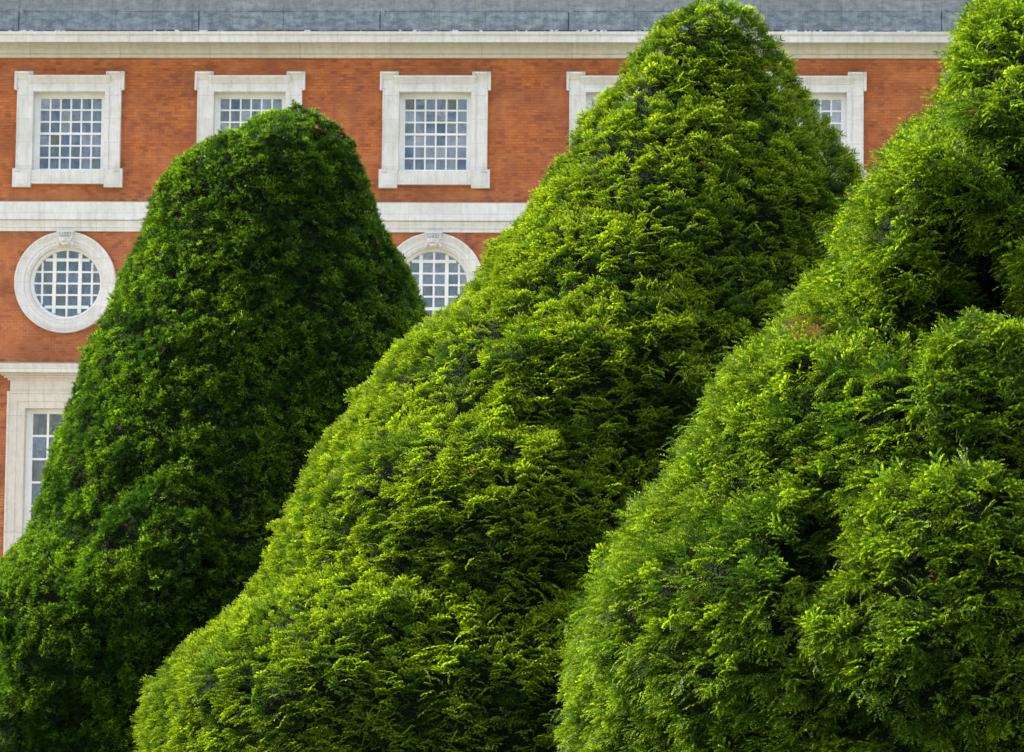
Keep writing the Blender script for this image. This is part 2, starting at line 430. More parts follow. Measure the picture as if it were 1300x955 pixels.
def attic_window(x):
    E0, E1 = 1.435, 1.36                       # ears / shaft half widths
    top, ltop, eb = 17.985, 17.885, 17.495
    bt, bb, bl = 15.435, 14.945, 15.035
    ie = 0.955
    op = [(-E0, bb), (-ie, bb), (-ie, bl), (ie, bl), (ie, bb), (E0, bb), (E0, bt), (E1, bt), (E1, eb), (E0, eb), (E0, top),
          (ie, top), (ie, ltop), (-ie, ltop), (-ie, top), (-E0, top), (-E0, eb), (-E1, eb), (-E1, bt), (-E0, bt)]
    h = rect(-OPW, OPW, OZ0, OZ1)
    b = MB()
    l1 = inset(op, .028); 
    b.loops([at(op, -.001), at(op, -.12), at(l1, -.125)])
    # cyma slope only along the head; elsewhere a small fillet
    l2 = []
    for (px, pz), (qx, qz) in zip(l1, inset(op, .05)):
        l2.append((qx, qz) if pz < 17.6 else (qx, qz))
    l3 = inset(op, .052)
    b.loops([at(l1, -.125), at(l3, -.098)])
    ho = rect(-OPW - .17, OPW + .17, OZ0 - .001, OZ1 + .145)
    b.plate(l3, [h], -.098)
    # inner raised band round head and jambs
    for (a0, a1, c0, c1) in ((-OPW - .12, -OPW, OZ0 + .02, OZ1 + .12), (OPW, OPW + .12, OZ0 + .02, OZ1 + .12)):
        b.box(a0, a1, -.116, -.09, c0, c1)
    b.box(-OPW + .001, OPW - .001, -.116, -.09, OZ1, OZ1 + .12)
    # cyma under the head fillet, returning into the ears
    cy = [(-.097, 17.665), (-.125, 17.67), (-.125, 17.69), (-.14, 17.70), (-.185, 17.76), (-.235, 17.815), (-.25, 17.82), (-.25, 17.855), (-.12, 17.892), (-.097, 17.892)]
    b.extr_x(cy, -1.06, 1.06, 0, 0)
    cy2 = [(-.097, 17.775), (-.115, 17.78), (-.15, 17.83), (-.21, 17.89), (-.24, 17.91), (-.25, 17.915), (-.25, 17.955), (-.12, 17.99), (-.097, 17.99)]
    for sx in (-1, 1):
        b.extr_x(cy2, sx * 1.195 - .262, sx * 1.195 + .262, -.45, -.45)
        # side return of the crown moulding down the ear
        xo = sx * E0
        vs = [(xo, -.10, 17.5), (xo, -.14, 17.5), (xo - sx * .05, -.14, 17.5), (xo - sx * .075, -.10, 17.5)]
        b.loops([vs, [(p[0], p[1], 17.90) for p in vs]])
        b.add(vs, [(0, 1, 2, 3)])
        # base block with its own fillet
        b.box(sx * 1.195 - .236, sx * 1.195 + .236, -.15, -.1, bb + .004, bt - .03)
        b.box(sx * 1.195 - .17, sx * 1.195 + .17, -.165, -.14, bb + .06, bt - .10)
        b.box(sx * 1.29 - .06, sx * 1.29 + .06, -.19, -.15, bt - .07, bt - .04)
    b.box(-.952, .952, -.135, -.09, bl + .003, bl + .055)
    # reveal
    b.loops([at(h, -.098), at(h, .30)])
    o = b.build('window', M['stone'], palace); o.location.x = x
    f = MB()   # box frame of the sash
    f.plate(h, [rect(-.835, .835, OZ0 + .05, OZ1 - .10)], .20)
    f.loops([at(rect(-.835, .835, OZ0 + .05, OZ1 - .10), .20), at(rect(-.835, .835, OZ0 + .05, OZ1 - .10), .26)])
    f.box(-.93, .93, .12, .22, OZ0 + .002, OZ0 + .045)
    f.build('window_frame', M['paint'], o)
    wd, gl = grid_sash(.835, OZ0 + .05, OZ1 - .10, 6, 6, True, .235, .036, .040)
    wd.build('sash', M['paint'], o); gl.build('glass', M['glass'], o)
    curtain(.9, OZ0, OZ1, .42).build('curtain', M['curtain'], o)
    return o

def round_window(x):
    b = MB()
    prof = [(1.32, -.0), (1.32, -.11), (1.315, -.145), (1.28, -.15), (1.265, -.135), (1.24, -.125), (1.20, -.10), (1.175, -.095), (1.17, -.085),
            (1.075, -.08), (1.07, -.062), (1.06, -.060), (.99, -.055), (.985, -.035), (.975, -.03), (RR, -.028), (RR, .30)]
    b.loops([[(r_ * math.cos(t), y, r_ * math.sin(t)) for t in np.linspace(0, 2 * math.pi, 97)[:-1]] for r_, y in prof])
    o = b.build('round_window', M['stone'], palace); o.location = (x, 0, RZ)
    fr = MB()
    pr = [(RR, .16), (.885, .16), (.875, .18), (.865, .20), (.86, .25)]
    fr.loops([[(r_ * math.cos(t), y, r_ * math.sin(t)) for t in np.linspace(0, 2 * math.pi, 97)[:-1]] for r_, y in pr], smooth=True)
    fr.build('window_frame', M['paint'], o)
    s = MB(); y0 = .205
    def ch(d): return math.sqrt(max(.87 ** 2 - d * d, 0))
    for xx, wd in ((0, .05), (-.333, .092), (.333, .092), (-.648, .05), (.648, .05)):
        e = ch(abs(xx) + wd / 2); s.box(xx - wd / 2, xx + wd / 2, y0 - (.012 if wd > .06 else 0), y0 + .05, -e, e)
    for zz, wd in ((0, .046), (.30, .046), (-.30, .046), (.615, .078), (-.615, .078)):
        e = ch(abs(zz) + wd / 2); s.box(-e, e, y0 + .004, y0 + .046, zz - wd / 2, zz + wd / 2)
    s.build('sash', M['paint'], o)
    g = MB()
    xs = [-.87, -.648, -.333, 0, .333, .648, .87]; zs = [-.87, -.615, -.30, 0, .30, .615, .87]
    for i in range(6):
        for j in range(6):
            t = [random.gauss(0, .008) for _ in range(2)]
            a0, a1, c0, c1 = xs[i], xs[i + 1], zs[j], zs[j + 1]; ww, hh = a1 - a0, c1 - c0
            g.add([(a0, .235 - t[0] * ww - t[1] * hh, c0), (a1, .235 + t[0] * ww - t[1] * hh, c0), (a1, .235 + t[0] * ww + t[1] * hh, c1), (a0, .235 - t[0] * ww + t[1] * hh, c1)], [(0, 1, 2, 3)])
    g.build('glass', M['glass'], o)
    curtain(.93, -.93, .93, .42, .02).build('curtain', M['curtain'], o)
    # carved keystone: fluted block with a grotesque beast head
    k = MB()
    k.add([(-.21, -.05, 1.30), (.21, -.05, 1.30), (.17, -.05, .93), (-.17, -.05, .93), (-.21, -.20, 1.30), (.21, -.20, 1.30), (.17, -.17, .93), (-.17, -.17, .93)],
          [(4, 5, 6, 7), (0, 1, 5, 4), (1, 2, 6, 5), (2, 3, 7, 6), (3, 0, 4, 7)])
    for i in range(6):
        xx = -.175 + i * .07
        k.box(xx - .018, xx + .018, -.225, -.19, 1.20, 1.29)
    k.box(-.23, .23, -.24, -.04, 1.288, 1.315)
    kk = k.build('keystone', M['stone'], o)
    hd = MB(); nu, nv = 40, 28; loops = []
    for j in range(nv + 1):
        ph = -math.pi / 2 + math.pi * j / nv; row = []
        for i in range(nu):
            th = 2 * math.pi * i / nu
            nx, ny, nz = math.cos(ph) * math.sin(th), -math.cos(ph) * math.cos(th), math.sin(ph)
            r_ = 1.0
            if ny < 0:
                def g_(cx, cz, sx, sz): return math.exp(-((nx - cx) / sx) ** 2 - ((nz - cz) / sz) ** 2)
                r_ += .38 * g_(0, -.05, .20, .35)            # snout
                r_ += .22 * g_(-.35, .38, .25, .14) + .22 * g_(.35, .38, .25, .14)   # brows
                r_ -= .34 * g_(-.34, .14, .15, .12) + .34 * g_(.34, .14, .15, .12)   # eye sockets
                r_ -= .55 * g_(-.22, -.42, .17, .12) + .55 * g_(.22, -.42, .17, .12) # open mouth
                r_ += .22 * g_(0, -.78, .35, .15)            # chin
                r_ += .18 * g_(-.62, -.2, .2, .3) + .18 * g_(.62, -.2, .2, .3)       # cheeks
            row.append((nx * .165 * r_, -.22 + ny * .15 * r_, 1.075 + nz * .135 * r_))
        loops.append(row)
    hd.loops(loops, smooth=True)
    for sx in (-1, 1):    # ears / curls
        hd.loops([[(sx * .15 + .045 * q * math.cos(t), -.2 - yy, 1.15 + .055 * q * math.sin(t)) for t in np.linspace(0, 2 * math.pi, 11)[:-1]] for q, yy in ((1, 0), (1, .05), (.5, .09), (.05, .06))], smooth=True)
        hd.loops([[(sx * .17 + .04 * q * math.cos(t), -.2 - yy, 1.0 + .07 * q * math.sin(t)) for t in np.linspace(0, 2 * math.pi, 11)[:-1]] for q, yy in ((1, 0), (1, .04), (.5, .07), (.05, .05))], smooth=True)
    hd.build('carved_head', M['stone'], o)
    return o

def tall_window(x):
    b = MB()
    h = rect(-TW, TW, TZ0, TZ1)
    o1 = rect(-1.43, 1.43, TZ0 - .35, 9.63); o2 = inset(o1, .05); o3 = inset(o1, .07); o4 = inset(o1, .25); o5 = inset(o1, .265)
    b.loops([at(o1, 0), at(o1, -.14), at(o2, -.14), at(o3, -.115), at(o4, -.11), at(o5, -.085), at(h, -.08), at(h, .32)])
    b.box(-1.36, 1.36, -.10, .0, 9.632, 9.92)         # frieze
    for i, (q, e) in enumerate(((1.43, .12), (1.52, .17), (1.60, .22))):
        b.box(-q, q, -e, 0, 9.92 + i * .06, 9.978 + i * .06)
    o = b.build('tall_window', M['cream'], palace); o.location.x = x
    hp = [(0.0, 10.10), (-.46, 10.10), (-.46, 10.185), (-.48, 10.19), (-.50, 10.23), (-.54, 10.29), (-.54, 10.31), (0.0, 10.40)]
    MB().extr_x(hp, -1.9, 1.9).build('hood', M['stone'], o)
    f = MB(); f.plate(h, [rect(-.86, .86, TZ0 + .08, TZ1 - .07)], .2)
    f.loops([at(rect(-.86, .86, TZ0 + .08, TZ1 - .07), .2), at(rect(-.86, .86, TZ0 + .08, TZ1 - .07), .26)])
    f.build('window_frame', M['paint'], o)
    wd, gl = grid_sash(.86, TZ0 + .08, TZ1 - .07, 4, 8, True, .235, .05, .055)
    wd.build('sash', M['paint'], o); gl.build('glass', M['glass'], o)
    curtain(.93, TZ0, TZ1, .45).build('curtain', M['curtain'], o)
    return o

for x in BAYS: attic_window(x)
for x in ROUND: round_window(x)
for x in TALL: tall_window(x)

# ------------------------------------------------------------------ yews
def vnoise(P, scale, seed):
    """vectorised value noise in [-1,1]"""
    g = np.random.default_rng(seed).uniform(-1, 1, (32, 32, 32)).astype(np.float32)
    q = P / scale; i = np.floor(q).astype(int); f = q - i; f = f * f * (3 - 2 * f)
    i0 = i & 31; i1 = (i + 1) & 31
    def L(a, b, c): return g[a[:, 0], b[:, 1], c[:, 2]]
    x0 = L(i0, i0, i0) * (1 - f[:, 0]) + L(i1, i0, i0) * f[:, 0]
    x1 = L(i0, i1, i0) * (1 - f[:, 0]) + L(i1, i1, i0) * f[:, 0]
    x2 = L(i0, i0, i1) * (1 - f[:, 0]) + L(i1, i0, i1) * f[:, 0]
    x3 = L(i0, i1, i1) * (1 - f[:, 0]) + L(i1, i1, i1) * f[:, 0]
    return (x0 * (1 - f[:, 1]) + x1 * f[:, 1]) * (1 - f[:, 2]) + (x2 * (1 - f[:, 1]) + x3 * f[:, 1]) * f[:, 2]

def sm(x): x = np.clip(x, 0, 1); return x * x * (3 - 2 * x)

def make_spray(kind, seed):
    """needle triangles of one branchlet, local x = out along it, z = its upper side. returns verts (n,3,3), age (n,3)"""
    g = np.random.default_rng(seed); T = []; A = []
    def shoot(p0, d, L, n, nl, nw, a0, a1, droop):
        p = np.array(p0, float); d = np.array(d, float); d /= np.linalg.norm(d)
        up = np.array([0, 0, 1.0]); side = np.cross(up, d); side /= np.linalg.norm(side) + 1e-9
        for i in range(n):
            t = (i + .5) / n
            q = p + d * L * t + up * (-droop * t * t * L)
            s = 1 if i % 2 else -1
            l = nl * (1.0 - .45 * t ** 3) * g.uniform(.8, 1.15)
            v = d * (.55 + .25 * t) + side * s * g.uniform(.6, .95) + up * g.uniform(-.15, .35)
            v /= np.linalg.norm(v); tip = q + v * l
            wv = np.cross(v, up + g.normal(0, .35, 3)); wv /= np.linalg.norm(wv) + 1e-9
            T.append([q - wv * nw * .5, q + wv * nw * .5, tip])
            ag = a0 + (a1 - a0) * t; A.append([ag, ag, min(1, ag + .1)])
    if kind == 'clip':     # short dense tuft of a tree clipped every year
        for k in range(7):
            a = g.uniform(-1.1, 1.1); e = g.uniform(-.5, .7)
            shoot((g.uniform(-.03, .02), g.uniform(-.03, .03), g.uniform(-.03, .03)), (math.cos(a), math.sin(a), e), g.uniform(.06, .105), 11, .031, .0095, .05, g.uniform(.35, 1.1), .2)
    elif kind == 'tier':   # flat sprays lying in tiers
        shoot((0, 0, 0), (1, 0, .1), .22, 16, .030, .016, .1, .95, .35)
        for k in range(3):
            for s in (-1, 1):
                t = .25 + .22 * k + g.uniform(-.05, .05)
                shoot((t * .2, 0, .01 - .3 * t * t * .2), (.75, s * .75, g.uniform(-.05, .25)), .14 - .025 * k, 11, .024, .017, .15, g.uniform(.5, 1.1), .4)
    else:                  # long loose shoots, tips nodding
        shoot((0, 0, 0), (1, 0, .25), .26, 20, .027, .014, .05, .9, .65)
        for k in range(3):
            for s in (-1, 1):
                t = .22 + .23 * k + g.uniform(-.05, .05)
                shoot((t * .3, 0, .02), (.8, s * .6, g.uniform(-.1, .3)), .14 - .02 * k, 12, .024, .015, .1, g.uniform(.3, 1.15), .6)
    return np.array(T, np.float32), np.array(A, np.float32)

def yew(rows, cy, depth_f, kind, leaf, density, size, lobes, seed, amp, label, zfreq, vig_bias, dead_spots=(), lean_up=.25, back=.16, inset0=.15):
    rows = sorted(rows)                                  # bottom to top
    z = np.array([r[0] for r in rows]); L = np.array([r[1] for r in rows]); Rr = np.array([r[2] for r in rows])
    # resample by arc length of the mean radius
    cx, rr = (L + Rr) / 2, (Rr - L) / 2
    d = np.concatenate([[0], np.cumsum(np.hypot(np.diff(z), np.diff(rr)))])
    ns, nt_ = 300, 480
    t = np.linspace(0, d[-1], ns)
    Z, CX, RR_ = (np.interp(t, d, a) for a in (z, cx, rr))
    def smooth(a, k=5):
        p = np.pad(a, k, mode='edge'); return np.convolve(p, np.ones(2 * k + 1) / (2 * k + 1), 'valid')
    RR_ = smooth(RR_, 3); CX = smooth(CX, 3)
    tz, tr = np.gradient(Z), np.gradient(RR_); tl = np.hypot(tz, tr) + 1e-9
    RR_ = np.maximum(RR_ - inset0 * np.clip(tz / tl, .1, 1), 0.02); Z = Z + inset0 * np.clip(tr / tl, -1, 0)
    RR_ = np.append(RR_, 0.01); Z = np.append(Z, Z[-1] + .02); CX = np.append(CX, CX[-1]); ns += 1
    th = np.linspace(0, 2 * math.pi, nt_, endpoint=False)
    TH, ZZ = np.meshgrid(th, Z); RG = RR_[:, None] * np.ones_like(TH); CG = CX[:, None] * np.ones_like(TH)
    nx, ny = np.sin(TH), -np.cos(TH)
    P = np.stack([CG + RG * nx, cy + RG * depth_f * ny, ZZ], -1)
    # vertical slope of the profile for a base normal
    dr = np.gradient(RR_, edge_order=1) / (np.gradient(Z) + 1e-6); nz = np.clip(-dr, -.3, 4)[:, None] * np.ones_like(TH)
    BN = np.stack([nx, ny, nz], -1); BN /= np.linalg.norm(BN, axis=-1, keepdims=True)
    F = P.reshape(-1, 3); B = BN.reshape(-1, 3)
    front = sm((-B[:, 1] - .12) / .45)
    disp = np.zeros(len(F))
    pos = np.zeros(len(F)); neg = np.zeros(len(F))
    def to_front(lx, lz):
        h = lz
        for _ in range(3):
            rr0 = float(np.interp(h, Z, RR_)); c0 = float(np.interp(h, Z, CX)); u = min(1, abs(lx - c0) / (rr0 + 1e-6))
            f_ = (cy - rr0 * depth_f * math.sqrt(1 - u * u)) / cy; h = 1.6 + (lz - 1.6) * f_
        return lx * f_, 1.6 + (lz - 1.6) * f_
    lobes = [(*to_front(l[0], l[1]), *l[2:]) for l in lobes]
    dead_spots = [(*to_front(l[0], l[1]), l[2]) for l in dead_spots]
    warp = .26 * vnoise(F, 1.1, seed + 3) + .16 * vnoise(F, .4, seed + 4)
    for (lx, lz, ax, az, a, skew) in lobes:
        dx = (F[:, 0] - lx + warp) / ax; dz = (F[:, 2] - lz + skew * (F[:, 0] - lx) + warp) / az
        q = np.sqrt(dx * dx + dz * dz)
        if a > 0:
            upk = np.where(dz > 0, 1 / .34, 1 / .85)
            pos = np.maximum(pos, a * sm((1 - q) * upk) * front)
        else:
            neg = np.minimum(neg, a * sm((1 - q) / .55) * front)
    Q = F * np.array([1, 1, zfreq])
    n1 = vnoise(Q, 1.15, seed); n2 = vnoise(Q + 7.3, .52, seed + 1); n3 = vnoise(Q * 1.0 + 3.1, .24, seed + 2)
    disp = pos + neg + amp * (.10 * n1 + .10 * n2 + .10 * n3)
    taper = sm(np.minimum(RG.reshape(-1) / .8, 1))
    F = F + B * (disp * (0.4 + .6 * taper))[:, None]
    G = F.reshape(ns, nt_, 3)
    # surface frames
    du = np.roll(G, -1, 1) - np.roll(G, 1, 1); dv = np.gradient(G, axis=0)
    Nn = np.cross(du, dv); Nn /= np.linalg.norm(Nn, axis=-1, keepdims=True) + 1e-9
    s_ = np.sign((Nn * BN).sum(-1, keepdims=True)); s_[s_ == 0] = 1; Nn = Nn * s_
    Nb = Nn * .6 + BN * .4; Nb /= np.linalg.norm(Nb, axis=-1, keepdims=True)
    area = np.linalg.norm(np.cross(du / 2, dv), axis=-1)[:-1]
    facing = np.clip((-BN[:-1, :, 1] + .45) / .35, 0, 1)
    wgt = area * (back + (1 - back) * facing) * np.where(G[:-1, :, 2] < .7, .35, 1)
    n3g = n3.reshape(ns, nt_)[:-1]; n2g = n2.reshape(ns, nt_)[:-1]
    wgt = wgt * (.45 + 1.1 * sm((n3g + .5) / 1.0))
    wgt = wgt * (1 - .88 * sm(-neg.reshape(ns, nt_)[:-1] / .9 - .25))      # few shoots survive inside the hollows
    n = int(wgt.sum() * density)
    g = np.random.default_rng(seed + 9)
    cdf = np.cumsum(wgt.ravel()); idx = np.searchsorted(cdf, g.random(n) * cdf[-1]); idx = np.minimum(idx, wgt.size - 1)
    ii, jj = idx // nt_, idx % nt_
    fu, fv = g.random(n)[:, None], g.random(n)[:, None]; j1 = (jj + 1) % nt_
    p = (G[ii, jj] * (1 - fu) + G[ii, j1] * fu) * (1 - fv) + (G[ii + 1, jj] * (1 - fu) + G[ii + 1, j1] * fu) * fv
    nn = Nb[ii, jj]
    push = -.11 * g.random(n) + .03
    tuft = vnoise(p * np.array([1, 1, zfreq]) + 11, .17, seed + 5)
    push += (.11 if kind == 'loose' else .07 if kind == 'clip' else .085) * tuft
    long_ = g.random(n) < (.04 if kind == 'loose' else .02); push = np.where(long_, push + (.11 if kind == 'loose' else .06), push)
    p = p + nn * (push * 1.0)[:, None]
    coh = np.stack([vnoise(p + 5 * k, .21, seed + 30 + k) for k in range(3)], 1)
    ax = nn + np.array([0, 0, lean_up]) + g.normal(0, .22, (n, 3)) + .55 * coh; ax /= np.linalg.norm(ax, axis=1, keepdims=True)
    up = np.array([0, 0, 1.0]) + (.45 if kind == 'tier' else .9 if kind == 'clip' else .45) * g.normal(0, 1, (n, 3))
    up = up - (up * ax).sum(1, keepdims=True) * ax; up /= np.linalg.norm(up, axis=1, keepdims=True) + 1e-9
    sd = np.cross(up, ax)
    sc = size * g.uniform(.72, 1.22, n) * np.where(g.random(n) < .04, 1.3, 1)
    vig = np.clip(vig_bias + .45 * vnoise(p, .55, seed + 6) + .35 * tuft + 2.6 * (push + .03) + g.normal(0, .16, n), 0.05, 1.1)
    tone = g.random(n)
    dead = np.zeros(n)
    for (dx_, dz_, rad) in dead_spots:
        m_ = (np.hypot(p[:, 0] - dx_, (p[:, 2] - dz_) * 1.3) < rad) & (nn[:, 1] < .1) & (g.random(n) < .75)
        dead[m_] = g.uniform(.5, 1, m_.sum())
    dead[g.random(n) < .0015] = .8
    templ = [make_spray('tier' if kind == 'loose' and k < 5 else kind, seed * 10 + k) for k in range(7)]
    which = g.integers(0, 7, n)
    VV, CC = [], []
    for k in range(7):
        m_ = which == k; T_, A_ = templ[k]; mcount = m_.sum()
        if not mcount: continue
        Rm = np.stack([ax[m_], sd[m_], up[m_]], 1).astype(np.float32)       # rows
        V = np.einsum('tvc,ncd->ntvd', T_, Rm) * sc[m_][:, None, None, None].astype(np.float32) + p[m_][:, None, None, :].astype(np.float32)
        a = np.clip(A_[None] * vig[m_][:, None, None], 0, 1)
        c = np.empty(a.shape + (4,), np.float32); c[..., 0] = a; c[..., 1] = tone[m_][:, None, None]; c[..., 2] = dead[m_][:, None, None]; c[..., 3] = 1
        VV.append(V.reshape(-1, 3)); CC.append(c.reshape(-1, 4))
    V = np.concatenate(VV).astype(np.float32); Cc = np.concatenate(CC)
    ntri = len(V) // 3
    # inner shell
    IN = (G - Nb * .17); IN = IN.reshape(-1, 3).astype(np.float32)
    a = np.arange(ns - 1)[:, None] * nt_ + np.arange(nt_)[None]; b_ = np.arange(ns - 1)[:, None] * nt_ + (np.arange(nt_)[None] + 1) % nt_
    quads = np.stack([a, b_, b_ + nt_, a + nt_], -1).reshape(-1, 4) + len(V)
    root = empty('yew_tree', (float(CX[0]), cy, 0)); root['label'] = label; root['category'] = 'tree'; root['group'] = 'clipped cone shaped yew trees in front of the palace'
    off = np.array([CX[0], cy, 0], np.float32)
    me = bpy.data.meshes.new('crown')
    allv = np.concatenate([V, IN]) - off
    me.vertices.add(len(allv)); me.vertices.foreach_set('co', allv.ravel())
    nl = ntri * 3 + len(quads) * 4
    me.loops.add(nl); me.loops.foreach_set('vertex_index', np.concatenate([np.arange(ntri * 3), quads.ravel()]).astype(np.int32))
    me.polygons.add(ntri + len(quads))
    me.polygons.foreach_set('loop_start', np.concatenate([np.arange(ntri) * 3, ntri * 3 + np.arange(len(quads)) * 4]).astype(np.int32))
    mi = np.zeros(ntri + len(quads), np.int32); mi[ntri:] = 1
    me.polygons.foreach_set('material_index', mi)
    sf = np.zeros(ntri + len(quads), bool); sf[ntri:] = True; me.polygons.foreach_set('use_smooth', sf)
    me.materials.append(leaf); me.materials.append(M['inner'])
    ca = me.color_attributes.new('shoot', 'BYTE_COLOR', 'POINT')
    me.update(calc_edges=True)
    # byte colours are stored as sRGB: encode so that the node reads the linear value back
    full = np.concatenate([Cc, np.tile(np.array([[0, .5, 0, 1]], np.float32), (len(IN), 1))])
    me.color_attributes['shoot'].data.foreach_set('color', full.ravel())
    o = bpy.data.objects.new('crown', me); C.objects.link(o); o.parent = root
    # trunk and limbs
    tb = MB(); ht = float(Z.max()) * .8
    def tube(pts, rads, nseg=10):
        loops = []
        for i, (q, r_) in enumerate(zip(pts, rads)):
            q = Vector(q); nx_ = Vector(pts[min(i + 1, len(pts) - 1)]) - Vector(pts[max(i - 1, 0)]); nx_.normalize()
            u = nx_.orthogonal().normalized(); v = nx_.cross(u)
            loops.append([tuple(q + (u * math.cos(2 * math.pi * k / nseg) + v * math.sin(2 * math.pi * k / nseg)) * r_) for k in range(nseg)])
        tb.loops(loops, smooth=True)
    def centre(h): return float(np.interp(h, Z, CX) - CX[0])
    hs = np.linspace(0, ht, 12)
    tube([(centre(h) * .9 + .08 * math.sin(h * 2), .08 * math.cos(h * 1.7), h) for h in hs], [.42 * (1 - .85 * h / ht) + (.16 if h == 0 else 0) for h in hs], 14)
    gg = random.Random(seed)
    for k in range(46):
        h = gg.uniform(.8, ht * .97); an = gg.uniform(0, 2 * math.pi) if k % 3 else gg.uniform(-2.6, -.5); r_ = float(np.interp(h, Z, RR_)) * .86
        st = Vector((centre(h) * .9, 0, h)); pts = [tuple(st + Vector((math.cos(an) * r_ * u, math.sin(an) * r_ * u * depth_f, .5 * u + .08 * math.sin(6 * u + k)))) for u in np.linspace(0, 1, 7)]
        tube(pts, [.07 * (1 - .85 * u) + .006 for u in np.linspace(0, 1, 7)], 6)
    tb.build('trunk', M['bark'], root)
    print('YEW', label[:20], 'sprays', n, 'tris', ntri)
    return root

T1 = [(11.72, -3.72, -3.60), (11.62, -3.98, -3.42), (11.53, -4.12, -3.28), (11.38, -4.5, -2.99), (11.15, -4.89, -2.79), (10.95, -5.27, -2.74), (10.88, -5.34, -2.72), (10.62, -5.6, -2.61), (10.29, -5.85, -2.45), (9.89, -6.04, -2.34), (9.5, -6.16, -2.18), (9.1, -6.35, -1.93), (8.64, -6.53, -1.65), (8.25, -6.66, -1.51), (7.79, -6.91, -1.29), (7.4, -7.09, -1.13), (6.88, -7.21, -0.95), (6.35, -7.4, -0.77), (5.9, -7.58, -0.62), (5.44, -7.83, -0.5), (4.92, -8.04, -0.38), (4.53, -8.13, -0.31), (4.14, -8.38, -0.23), (3.37, -8.82, -0.14), (2.21, -9.11, -0.06), (0.3, -9.2, 0.0)]
T2 = [(11.4, 2.66, 3.15), (11.33, 2.41, 3.32), (11.27, 2.23, 3.36), (11.11, 1.96, 3.48), (10.88, 1.74, 3.61), (10.66, 1.58, 3.71), (10.33, 1.37, 3.86), (10.06, 1.21, 4.03), (9.73, 0.99, 4.24), (9.46, 0.78, 4.44), (9.13, 0.56, 4.67), (8.85, 0.4, 4.83), (8.53, 0.19, 5.0), (8.25, 0.03, 5.09), (8.04, -0.18, 5.17), (7.87, -0.31, 5.22), (7.76, -0.39, 5.24), (7.54, -0.55, 5.28), (7.27, -0.71, 5.33), (7.05, -0.98, 5.37), (6.89, -1.25, 5.4), (6.62, -1.62, 5.44), (6.29, -1.94, 5.49), (5.91, -2.2, 5.54), (5.59, -2.36, 5.59), (5.32, -2.62, 5.63), (4.94, -2.83, 5.69), (4.56, -3.04, 5.73), (4.19, -3.2, 5.77), (3.76, -3.33, 5.81), (3.43, -3.45, 5.83), (3.01, -3.71, 5.86), (2.79, -4.03, 5.87), (2.52, -4.34, 5.89), (2.2, -4.6, 5.91), (1.99, -4.81, 5.92), (1.62, -4.97, 5.93), (0.3, -5.04, 5.97)]
T3 = [(10.57, 6.16, 6.33), (10.44, 5.64, 6.54), (10.09, 5.3, 7.11), (9.74, 5.08, 7.45), (9.39, 4.91, 7.79), (9.13, 4.73, 7.93), (8.86, 4.69, 8.06), (8.65, 4.65, 8.17), (8.47, 4.52, 8.26), (8.26, 4.39, 8.38), (8.08, 4.26, 8.47), (7.95, 4.13, 8.53), (7.73, 3.96, 8.64), (7.52, 3.87, 8.76), (7.39, 3.75, 8.82), (7.26, 3.62, 8.89), (7.08, 3.4, 8.98), (6.95, 3.32, 9.05), (6.74, 3.19, 9.15), (6.52, 3.06, 9.24), (6.39, 2.89, 9.29), (6.22, 2.85, 9.35), (5.96, 2.68, 9.45), (5.75, 2.51, 9.53), (5.58, 2.3, 9.6), (5.28, 2.04, 9.71), (5.06, 1.92, 9.8), (4.8, 1.83, 9.87), (4.55, 1.67, 9.94), (4.29, 1.58, 10.02), (4.04, 1.46, 10.09), (3.78, 1.25, 10.16), (3.61, 1.08, 10.21), (3.36, 0.99, 10.28), (3.1, 0.83, 10.3), (2.89, 0.66, 10.32), (2.51, 0.6, 10.35), (2.09, 0.58, 10.39), (0.3, 0.58, 10.49)]

T1 = [(a - (.12 if a > 11 else 0), b + .30 * math.exp(-((a - 4.7) / .8) ** 2), c + .08) for a, b, c in T1]
T2 = [(a, b + .12 * math.exp(-((a - 5.0) / 1.8) ** 2), c) for a, b, c in T2]
yew(T1, 58, .95, 'clip', M['leaf1'], 560, .76,
    [(-5.8, 3.6, 1.3, 1.8, .45, -.35), (-7.6, 2.5, 1.6, 1.6, .4, -.15), (-7.6, 6.6, .5, .8, .12, 0), (-3.1, 11.1, .25, .4, -.35, 0)],
    21, .32, 'narrow dark green yew tree clipped smooth, farthest left, its top against a window', 1.25, .67, inset0=.10)
yew(T2, 48, .92, 'tier', M['leaf2'], 310, .80,
    [(-.3, 4.1, 2.2, 1.45, .30, .15), (1.2, 6.3, 1.5, .62, .14, .1), (.5, 7.6, 1.6, .75, .10, 0), (-2.7, 2.2, 1.6, 1.1, .22, -.3), (2.0, 4.6, .5, 1.4, -.22, .3), (3.6, 8.6, .9, .5, .06, 0)],
    34, .50, 'broad yew tree with golden green tips in tiers, the middle one of three', 1.25, .92, [(1.5, 8.55, .06), (.1, 6.9, .07)], back=.14, inset0=.20)
T3 = [(a, b + .20 * math.exp(-((a - 6.0) / 1.9) ** 2), c) for a, b, c in T3]
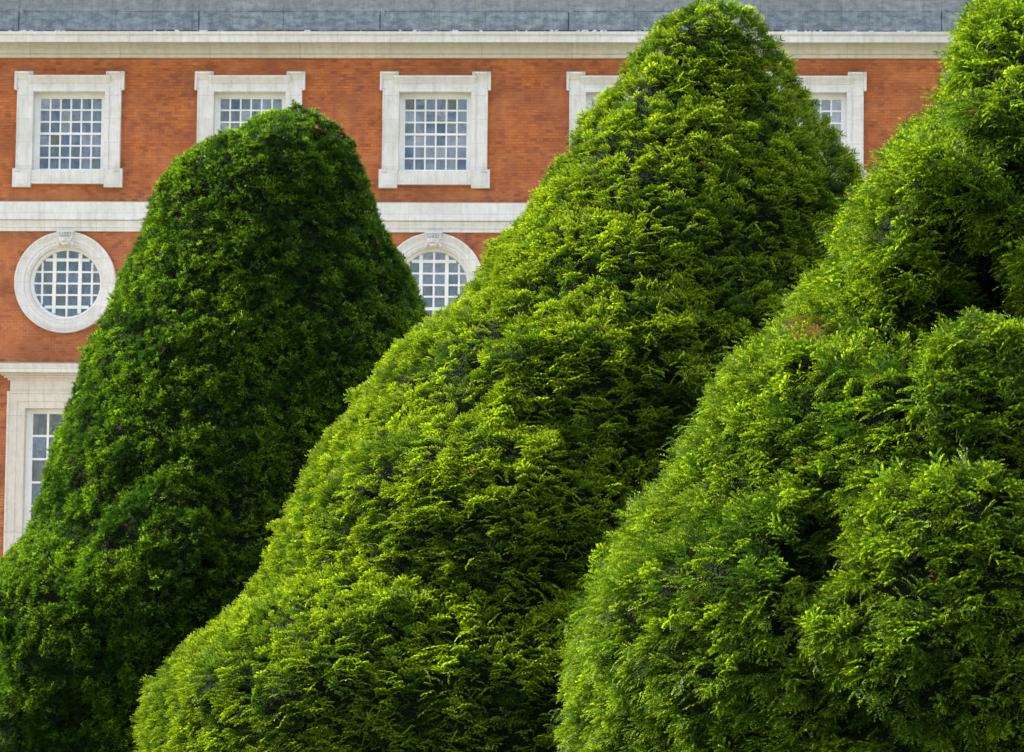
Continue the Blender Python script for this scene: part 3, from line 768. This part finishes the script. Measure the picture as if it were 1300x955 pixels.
yew(T3, 38, .90, 'loose', M['leaf3'], 285, .92,
    [(4.95, 2.4, 1.45, 1.6, .38, .12), (2.1, 2.3, 1.5, 1.15, .26, -.2), (3.1, 4.9, .8, .8, .12, -.3), (4.2, 7.0, .9, .9, .45, 0), (4.9, 4.75, 1.35, .9, .30, -.15), (5.6, 8.0, .5, 1.3, .4, 0),
     (5.15, 6.2, .80, .72, -2.1, .35), (4.5, 5.75, .30, .65, -.7, 0), (3.3, 3.2, .34, .75, -.8, 0), (3.3, 5.72, .30, .2, -.4, 0)],
    47, 1.0, 'shaggy yew tree with loose shoots and a dark hollow, nearest and farthest right', 1.4, .88, [(3.27, 5.66, .24), (3.45, 5.8, .08)], back=.14, inset0=.30, lean_up=.02)

# ------------------------------------------------------------------ ground
gm = MB(); n = 40; S = 1500
xs = np.linspace(-S, S, n + 1)
gm.v = [(float(x), float(y), 0.0) for y in xs for x in xs]
gm.f = [(j * (n + 1) + i, j * (n + 1) + i + 1, (j + 1) * (n + 1) + i + 1, (j + 1) * (n + 1) + i) for j in range(n) for i in range(n)]
gm.smooth = [False] * len(gm.f)
g_ = gm.build('ground', M['grass']); g_['kind'] = 'structure'
pt = MB(); pt.add([(-80, 66, .004), (80, 66, .004), (80, 92, .004), (-80, 92, .004)], [(0, 1, 2, 3)])
p_ = pt.build('path', M['gravel']); p_['kind'] = 'structure'

# ------------------------------------------------------------------ light
SUN_EL, SUN_AZ = R(38), R(-61)           # azimuth from +y (into the picture), negative = left
sd = Vector((math.sin(SUN_AZ) * math.cos(SUN_EL), math.cos(SUN_AZ) * math.cos(SUN_EL), math.sin(SUN_EL)))
sl = bpy.data.lights.new('sun', 'SUN'); sl.energy = 5.0; sl.angle = R(0.6); sl.color = (1.0, .95, .86)
so = bpy.data.objects.new('sun', sl); C.objects.link(so); so.location = (0, 0, 60)
so.rotation_euler = (-sd).to_track_quat('-Z', 'Y').to_euler()

wd_ = bpy.data.worlds.new('World'); scene.world = wd_; wd_.use_nodes = True
nt = wd_.node_tree; nt.nodes.clear()
sky = N(nt, 'ShaderNodeTexSky', sky_type='NISHITA'); sky.sun_disc = False
sky.sun_elevation = SUN_EL; sky.sun_rotation = SUN_AZ % (2 * math.pi); sky.air_density = 1.0; sky.dust_density = 1.5
tc = N(nt, 'ShaderNodeTexCoord')
cn = noise(nt, mapping(nt, tc.outputs['Generated'], (1, 1, 2.4)), 2.4, 8, 0.58, 0.4)
cf = ramp(nt, cn, [(0.44, 0), (0.56, 0.9)])
skyc = mix(nt, cf, sky.outputs[0], (9.5, 9.7, 10.2))
bg = N(nt, 'ShaderNodeBackground'); bg.inputs['Strength'].default_value = 0.105
nt.links.new(skyc, bg.inputs['Color'])
wo = N(nt, 'ShaderNodeOutputWorld'); nt.links.new(bg.outputs[0], wo.inputs['Surface'])

# ------------------------------------------------------------------ camera
cd = bpy.data.cameras.new('camera'); cam = bpy.data.objects.new('camera', cd); C.objects.link(cam)
cd.sensor_width = 36; cd.lens = 4480 / 1300 * 36; cd.clip_end = 4000; cd.clip_start = .5
cam.location = (0, 0, 1.6)
cam.matrix_world = Matrix.Translation((0, 0, 1.6)) @ Matrix.Rotation(R(90 + 5.4), 4, 'X') @ Matrix.Rotation(R(.6), 4, 'Z')
cd.dof.use_dof = True; cd.dof.focus_distance = 43; cd.dof.aperture_fstop = 8
scene.camera = cam
scene.view_settings.view_transform = 'Standard'; scene.view_settings.look = 'None'
scene.view_settings.exposure = 1.42; scene.view_settings.gamma = 1
scene.cycles.max_bounces = 8; scene.cycles.diffuse_bounces = 4; scene.cycles.transparent_max_bounces = 8
scene.cycles.use_denoising = True
